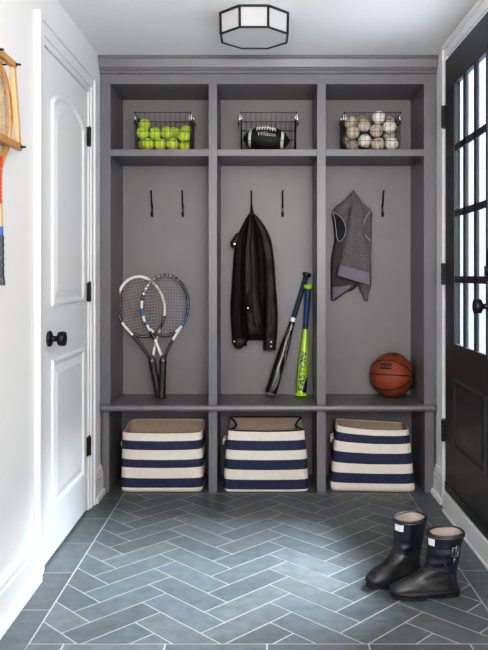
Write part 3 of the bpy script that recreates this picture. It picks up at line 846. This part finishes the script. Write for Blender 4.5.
# ------------------------------------------------------------------ striped canvas bins
def sup(a, b, n, k, N, ex=9.0):
    u = 2*PI*k/N; c, s = math.cos(u), math.sin(u)
    return (a*math.copysign(abs(c)**(2/ex), c), b*math.copysign(abs(s)**(2/ex), s))
def bin_(name, label, cx_, yf, wb, wt, d, bounds, cols, H, sag, backz, skew=0, fold=0, rimnavy=False, tabside=-1, rot=0):
    """bounds: stripe edges from the floor up; cols: 'n'/'c' for each stripe"""
    t = thing(name, label, 'storage bin', (cx_, yf+d/2, .002), (0, 0, R(rot)), 'striped canvas bins under the bench')
    N = 96; rings = []; mats = []
    zs = [0]
    for z0, z1, c in zip(bounds, bounds[1:], cols):
        m_ = max(2, int((z1-z0)/.012))
        for q in range(1, m_+1): zs.append(z0+(z1-z0)*q/m_); mats.append(0 if c == 'n' else 1)
    def ring(z, inset, lift=0):
        u = z/H; a = (wb+(wt-wb)*u)/2-inset; b = d/2*(1-.03*u)-inset; out = []
        for k in range(N):
            x, y = sup(a, b, 0, k, N)
            fr_ = max(0, -y/b); bkf = max(0, y/b)
            y -= .014*math.sin(PI*min(1, u*1.0))*fr_*(1-(x/a)**2)*(1 if inset < .004 else .8)+.010*fr_*(1-(x/a)**2)*u
            side = max(0, abs(x/a)-.93)/.07
            if fold: x -= math.copysign(fold*side*u**4*max(0, 1-abs(y/b)**2), x)
            zz = z+u*u*(sag*fr_*(1-(x/a)**2)+backz*bkf+skew*x/a)
            x += .0018*nz(z*18, k*.25, cx_*9); y += .0018*nz(z*18+5, k*.25, cx_*9)
            x *= 1+.012*math.sin(PI*u)
            out.append(Vector((x, y, zz)))
        return out
    for z in zs: rings.append(ring(z, 0 if z > .006 else .004))
    bm = bmesh.new(); loft(bm, rings, mats, True, False); 
    o = obj('canvas_body', bm, ['navy', 'cream'], t)
    bm = bmesh.new(); rr = [ring(H, .0005), ring(H, .006)]
    for r_ in rr[1:]:
        pass
    zz = [H, H*.8, H*.55, H*.3, .03, .012]
    rl = [ring(H, 0)]+[ring(z, .007) for z in zz]
    loft(bm, rl, None, False, True); obj('lining', bm, 'lining', t)
    bm = bmesh.new(); tube(bm, [p+Vector((0, 0, .0015)) for p in ring(H, .003)], .0045, 6, True); obj('rim_binding', bm, 'navytrim' if rimnavy else 'cream', t)
    bm = bmesh.new()
    s = tabside; xx_ = s*(wb+(wt-wb)*.8)/2
    tube(bm, [(xx_, -.03, H*.80), (xx_+s*.014, -.03, H*.78), (xx_+s*.016, -.03, H*.72), (xx_+s*.016, .05, H*.72), (xx_+s*.014, .05, H*.78), (xx_, .05, H*.80)], .006, 6)
    obj('handle', bm, 'cream', t)
    return t
bl = X(120.8); brt = X(203)
bin_('striped_bin', 'navy and cream striped canvas bin under the left bay', -.528, 3.858, .434, .424, .27,
     [0, .024, .075, .131, .174, .225, .272, .306], 'cncncnc', .306, -.004, .022, 0)
bin_('striped_bin', 'navy and cream striped canvas bin with dark rim under the middle bay', X(266.3), 3.858, .448, .425, .26,
     [0, .014, .067, .120, .173, .222, .274, .322], 'cncncnc', .322, -.004, .022, 0, .05, True, -1)
bin_('striped_bin', 'navy and cream striped canvas bin narrowing upwards under the right bay', X(374.8), 3.866, .452, .385, .26,
     [0, .045, .099, .150, .208, .260, .305, .330], 'cncncnc', .330, -.010, -.010, -.009, 0, False, -1, -3.5)

# ------------------------------------------------------------------ rubber boots
def boot(label, loc, rz, strap, sc=.87):
    t = thing('rubber_boot', label, 'boot', loc, (0, 0, rz), 'rubber boots by the black door'); t.scale = (sc, sc, sc)
    # ring: back point, front point (x, z), half width
    RG = [((-.106, .262), (.030, .256), .060), ((-.104, .225), (.030, .222), .059), ((-.100, .185), (.029, .184), .056), ((-.094, .150), (.030, .156), .052),
          ((-.088, .122), (.036, .135), .048), ((-.086, .092), (.052, .118), .045), ((-.090, .060), (.076, .103), .043), ((-.094, .026), (.100, .092), .042),
          ((-.050, .016), (.124, .080), .044), ((.020, .016), (.148, .072), .047), ((.080, .016), (.168, .065), .048), ((.125, .016), (.186, .056), .046), ((.165, .017), (.202, .045), .038), ((.192, .019), (.211, .034), .026)]
    rs = cr([(*a, *b, w) for a, b, w in RG], 56)
    def ring(rw, off=0, N=36):
        bx, bz, fx, fz, w = rw; out = []
        c = Vector(((bx+fx)/2, 0, (bz+fz)/2)); h = Vector(((fx-bx)/2, 0, (fz-bz)/2)); L_ = h.length
        for k in range(N):
            u = 2*PI*k/N; cc, ss = math.cos(u), math.sin(u)
            e = .86
            q = c+h*(math.copysign(abs(cc)**e, cc))*(1+off/L_)+Vector((0, 1, 0))*(w+off)*math.copysign(abs(ss)**e, ss)
            wr = .0022*nz(q.x*18, q.y*14+rz, q.z*34)+.0012*nz(q.x*50, q.y*40, q.z*60)
            if .07 < q.z < .17 and q.x > -.05: wr += .0022*math.sin(q.z*170+q.y*30+q.x*60)
            out.append(q+(q-c).normalized()*wr)
        return out
    n1 = 20
    bm = bmesh.new(); loft(bm, [ring(r_) for r_ in rs[:n1+1]], None, False, False); obj('shaft', bm, 'bootn', t, solid=.004)
    bm = bmesh.new(); loft(bm, [ring(r_, .0012 if i == 0 else 0) for i, r_ in enumerate(rs[n1:])], None, False, True); obj('foot', bm, 'boot', t)
    bm = bmesh.new(); tube(bm, [p for p in ring(rs[0], .0005)], .0055, 8, True); tube(bm, [p+Vector((0, 0, -.008)) for p in ring(rs[0], .001)], .0055, 8, True); obj('top_binding', bm, 'boot', t)
    bm = bmesh.new(); loft(bm, [ring(rs[0], -.004), ring(rs[5], -.006), ring(rs[9], -.007), ring(rs[12], -.008)], None, False, True); obj('lining', bm, 'bootin', t)
    # sole and heel
    def outl(off, x0=-.097, x1=.214, N=40):
        pts = []
        for k in range(N):
            u = 2*PI*k/N; cx2 = (x0+x1)/2; a = (x1-x0)/2+off
            x = cx2+a*math.copysign(abs(math.cos(u))**.75, math.cos(u)); f = (x-x0)/(x1-x0)
            w = .035+.012*min(1, max(0, (f-.25)/.35))-.003*max(0, .3-abs(f-.42))
            y = (w+off)*math.copysign(abs(math.sin(u))**.8, math.sin(u)); pts.append((x, y))
        return pts
    bm = bmesh.new()
    lift = lambda x: .012*max(0, (x-.13)/.085)**2
    loft(bm, [[(x, y, z+lift(x)) for x, y in outl(o_)] for o_, z in ((.002, .015), (.005, .017), (.0055, .023), (.004, .028), (.001, .036), (-.001, .038))]); obj('sole', bm, 'sole', t)
    bm = bmesh.new(); hp = [(x, y) for x, y in outl(.003) if x < -.018]
    hp = sorted(hp, key=lambda p: math.atan2(p[1], p[0]+.055)); loft(bm, [[(x, y, z) for x, y in hp] for z in (.0, .006, .018)], smooth=False); obj('heel', bm, 'sole', t)
    bm = bmesh.new(); hp = [(x, y) for x, y in outl(.001) if x > .035]
    hp = sorted(hp, key=lambda p: math.atan2(p[1], p[0]-.125)); loft(bm, [[(x, y, z+lift(x)) for x, y in hp] for z in (.0, .017)], smooth=False); obj('tread', bm, 'sole', t)
    # seam bands: instep piping and heel counter
    bm = bmesh.new()
    for idx in (n1-1,): tube(bm, ring(rs[idx], .001), .0018, 6, True)
    for s in (-1, 1):
        pts = []
        for k in range(10):
            u = k/9; z = .155-.115*u; x = -.015-.025*math.sin(u*2.2)-.015*u; pts.append((x, s*(.0545-.008*u+.001), z))
        tube(bm, pts, .0022, 6)
    obj('seam_piping', bm, 'boot', t)
    def surf(i, ang, off):
        bx, bz, fx, fz, w = rs[i]; c = Vector(((bx+fx)/2, 0, (bz+fz)/2)); h = Vector(((fx-bx)/2, 0, (fz-bz)/2))
        cc, ss = math.cos(ang), math.sin(ang); e = .86
        q = c+h*math.copysign(abs(cc)**e, cc)+Vector((0, 1, 0))*w*math.copysign(abs(ss)**e, ss)
        return q+(q-c).normalized()*off
    # pale label on the camera side of the front
    bm = bmesh.new(); a0, a1 = strap['lab']
    g2 = [[bm.verts.new(surf(i, a0+(a1-a0)*j/6, .0042)) for j in range(7)] for i in (2, 3, 4, 5)]
    for i in range(3):
        for j in range(6): bm.faces.new((g2[i][j], g2[i][j+1], g2[i+1][j+1], g2[i+1][j]))
    o = obj('label_patch', bm, 'blabel', t, solid=.002); o['label'] = 'small pale rectangular patch'
    if strap['on']:
        bm = bmesh.new(); st_, en = strap['arc']
        g2 = [[bm.verts.new(surf(i, st_+(en-st_)*j/20, .0048)) for j in range(21)] for i in (6, 7, 8)]
        for i in range(2):
            for j in range(20): bm.faces.new((g2[i][j], g2[i][j+1], g2[i+1][j+1], g2[i+1][j]))
        sp = obj('strap', bm, 'boot', t, solid=.004)
        bm = bmesh.new(); m_ = st_+(en-st_)*.72
        q = [surf(5, m_-.16, .010), surf(5, m_+.16, .010), surf(9, m_+.16, .010), surf(9, m_-.16, .010)]
        tube(bm, q, .0028, 6, True); tube(bm, [surf(4, m_, .011), surf(10, m_, .011)], .0024, 6); tube(bm, [surf(10, m_, .010), surf(13, m_+.05, .007)], .005, 6, flat=.4)
        obj('buckle', bm, 'pewter', sp)['label'] = 'dull metal buckle'
    for o in COL.objects:                           # short forefoot, slightly fuller shaft
        if o.parent == t or (o.parent and o.parent.parent == t):
            for v in o.data.vertices:
                if v.co.x > .03: v.co.x = .03+(v.co.x-.03)*.86
                elif v.co.z > .14: v.co.x -= .05*(v.co.z-.14)
    return t
# forward is local +X; the camera side of a boot pointing left is local +Y
def origin(hx, hy, ang): return (hx+.084*math.cos(ang), hy+.084*math.sin(ang), 0)
aL, aR = R(211), R(186)
boot('navy and black rubber boot standing further from the door, toe to the left', origin(.598, 2.800, aL), aL, dict(lab=(R(-6), R(28)), on=False, arc=(0, 0)))
boot('navy and black rubber boot with side buckle strap standing nearest the door', origin(.700, 2.622, aR), aR, dict(lab=(R(8), R(36)), on=True, arc=(R(40), R(128))))

# ------------------------------------------------------------------ old wooden racket in a press on the left wall
wr = thing('wooden_racket', 'old wooden tennis racket with red throat hung on the left wall', 'tennis racket', (XL+.034, 2.272, 1.107))
# local: y along the wall, z up, x out of the wall
bm = bmesh.new(); n = 72
tube(bm, [Vector((0, .108*math.sin(2*PI*k/n), .540-.142*math.cos(2*PI*k/n))) for k in range(n)], .0105, 10, True, flat=.8, axis=(1, 0, 0)); obj('hoop', bm, 'wood', wr)
bm = bmesh.new()
for s in (-1, 1):
    tube(bm, [(0, s*.006, .33), (0, s*.014, .365), (0, s*.036, .395), (0, s*.062, .420), (0, s*.085, .455)], [.010, .011, .010, .009, .006], 8)
prism(bm, [(-.012, .34), (.012, .34), (.030, .395), (.0, .405), (-.030, .395)], 'X', -.008, .008)
obj('throat', bm, 'wood', wr)
bm = bmesh.new()
def octo(w, d, z): return [Vector((d*s2, w*c, z)) for c, s2 in ((.5,-1),(1,-.5),(1,.5),(.5,1),(-.5,1),(-1,.5),(-1,-.5),(-.5,-1))]
loft(bm, [octo(.0120, .0115, .248), octo(.0120, .0115, .30), octo(.0115, .011, .38), octo(.016, .0105, .398)], smooth=False); o = obj('shaft', bm, 'red', wr); o['label'] = 'red lacquered shaft'
bm = bmesh.new(); loft(bm, [octo(.0125, .0130, .178), octo(.0125, .0125, .252)], smooth=False); obj('shoulder_wood', bm, 'woodp', wr)
bm = bmesh.new(); loft(bm, [octo(.0135, .0145, .150), octo(.0135, .0140, .182)], smooth=False); obj('tape_band', bm, 'bluewrap', wr)
bm = bmesh.new(); loft(bm, [octo(.0175, .0200, .0), octo(.0175, .0195, .012), octo(.0155, .0170, .03), octo(.0145, .0160, .155)], smooth=False); obj('grip', bm, 'gripgrey', wr)
bm = bmesh.new()
for k in range(7):
    z = .01+.021*k; tube(bm, [(.0168, -.013, z), (.0168, .013, z+.012)], .0009, 5)
obj('grip_wrap', bm, 'sole', wr)
bm = bmesh.new()
for k in range(8): box(bm, .0118, .0124, -.004, .004, .265+.013*k, .272+.013*k)
obj('emblem', bm, 'woodp', wr)
bm = bmesh.new()
for k in range(16):
    y = -.108+.216*(k+.5)/16; h = .142*math.sqrt(1-(y/.108)**2); tube(bm, [(0, y, .540-h), (0, y, .540+h)], .0010, 4)
for k in range(20):
    z = -.142+.284*(k+.5)/20; h = .108*math.sqrt(1-(z/.142)**2); tube(bm, [(0, -h, .540+z), (0, h, .540+z)], .0010, 4)
obj('strings', bm, 'rawgut', wr)
pr = thing('racket_press', 'trapezoid wooden racket press clamped around the old wooden racket head', 'racket press', (XL+.034, 2.272, 1.107))
zt, zb_ = 1.822-1.107, 1.545-1.107; yt, yb = .085, .140
for s in (-1, 1):                                   # two sandwich frames, each of four bars
    x0, x1 = (.0125, .030) if s > 0 else (-.030, -.0125)
    bm = bmesh.new(); prism(bm, [(-yt, zt), (yt, zt), (yt+.004, zt-.022), (-yt-.004, zt-.022)], 'X', x0, x1); obj('press_bar', bm, 'wood', pr, .003)
    bm = bmesh.new(); prism(bm, [(-yb, zb_), (yb, zb_), (yb-.004, zb_+.024), (-yb+.004, zb_+.024)], 'X', x0, x1); obj('press_bar', bm, 'wood', pr, .003)
    for q in (-1, 1):
        bm = bmesh.new(); prism(bm, [(q*(yt-.026), zt-.022), (q*yt, zt-.022), (q*(yb-.002), zb_+.024), (q*(yb-.028), zb_+.024)], 'X', x0+(.001 if s > 0 else -.001), x1-(.001 if s > 0 else -.001)); obj('press_bar', bm, 'woodp', pr, .003)
for y, z in ((yt-.006, zt-.010), (-yt+.006, zt-.010), (yb-.012, zb_+.012), (-yb+.012, zb_+.012)):
    bm = bmesh.new(); tube(bm, [(-.032, y, z), (.046, y, z)], .0026, 8); lathe(bm, [(.006, .030), (.006, .033)], 12, origin=(0, y, z), axis='X'); lathe(bm, [(.0038, .034), (.0038, .042)], 10, origin=(0, y, z), axis='X')
    for q in (-1, 1): tube(bm, [(.039, y, z), (.041, y+q*.006, z), (.043, y+q*.009, z)], [.0025, .0025, .0015], 6)
    obj('wing_bolt', bm, 'iron', pr)
bm = bmesh.new(); tube(bm, [(XL-.01, 2.272, 1.800), (XL+.03, 2.272, 1.803)], .003, 8); lathe(bm, [(.006, 0), (.006, .003)], 10, origin=(XL+.03, 2.272, 1.803), axis='X')
tag(obj('wall_nail', bm, 'iron'), 'small iron nail in the left wall holding the wooden racket', 'nail')

# ------------------------------------------------------------------ octagonal ceiling light
cl = thing('ceiling_light', 'octagonal flush ceiling light with dark metal frame and frosted glass', 'ceiling light', (-.034, 3.255, CEIL))
rb_, rt_, hh = .157, .159, .094                      # circumradius below / above, height
def ov(rad, k, z): a = R(22.5+45*k); return Vector((rad*math.cos(a), rad*math.sin(a), z))
bm = bmesh.new(); loft(bm, [[ov(rt_+.004, k, z) for k in range(8)] for z in (-.001, -.008)], smooth=False); obj('ceiling_plate', bm, 'iron', cl)
bm = bmesh.new()
for k in range(8):
    tube(bm, [ov(rt_, k, -.004), ov(rt_, k+1, -.004)], .0060, 6); tube(bm, [ov(rb_, k, -hh), ov(rb_, k+1, -hh)], .0050, 6)
    tube(bm, [ov(rt_, k, -.004), ov(rb_, k, -hh)], .0062, 6)
obj('metal_frame', bm, 'iron', cl, smooth=False)
for k in range(8):
    bm = bmesh.new(); vs = [bm.verts.new(p) for p in (ov(rt_-.003, k, -.006), ov(rt_-.003, k+1, -.006), ov(rb_-.003, k+1, -hh), ov(rb_-.003, k, -hh))]; bm.faces.new(vs); obj('glass_panel', bm, 'frost', cl)
bm = bmesh.new(); bm.faces.new([bm.verts.new(ov(rb_-.002, k, -hh+.001)) for k in range(8)]); obj('glass_panel', bm, 'frost', cl)

# ------------------------------------------------------------------ light
def area(name, loc, target, sx, sy, power, color):
    l = bpy.data.lights.new(name, 'AREA'); l.shape = 'RECTANGLE'; l.size = sx; l.size_y = sy; l.energy = power; l.color = color
    o = bpy.data.objects.new(name, l); COL.objects.link(o); o.location = loc
    o.rotation_euler = (Vector(target)-Vector(loc)).to_track_quat('-Z', 'Y').to_euler(); return o
area('door_daylight', (4.7, 4.6, 6.5), (.1, 2.85, .0), 3.8, 1.1, 7400, (.73, .875, 1))
area('fence_fill', (2.3, 3.3, 2.4), (1.45, 5.2, 1.5), 1.2, 1.6, 40, (.93, .97, 1))  # fill lamp added outside to brighten the fence boards
area('front_fill', (.35, -.6, 1.5), (.10, 4.0, 1.35), .8, 1.1, 62, (1, .985, .975))  # unseen fill lamp added behind the camera to brighten lockers and walls
area('ceiling_fill', (.0, .35, 1.55), (.0, .75, 2.55), 1.2, .9, 41, (1, .945, .905))  # unseen lamp pointing up, added to lighten the ceiling
w = bpy.data.worlds.new('World'); S.world = w; w.use_nodes = True
w.node_tree.nodes['Background'].inputs[0].default_value = (1, .985, .975, 1); w.node_tree.nodes['Background'].inputs[1].default_value = .60

# ------------------------------------------------------------------ camera
cam = bpy.data.cameras.new('camera'); co = bpy.data.objects.new('camera', cam); COL.objects.link(co)
co.location = (0, 0, CH); co.rotation_euler = (R(90), 0, 0)
cam.sensor_width = 36; cam.lens = D*K/650*36; cam.shift_x = -18/650; cam.shift_y = -49/650
cam.clip_start = .05
S.camera = co
S.view_settings.view_transform = 'Standard'; S.view_settings.look = 'None'
S.view_settings.exposure = .08; S.view_settings.gamma = 1

S.view_settings.use_curve_mapping = True            # a little more contrast, as in the print
cv = S.view_settings.curve_mapping; c_ = cv.curves[3]
for x_, y_ in ((.035, .022), (.18, .172), (.55, .59)): c_.points.new(x_, y_)
cv.update()
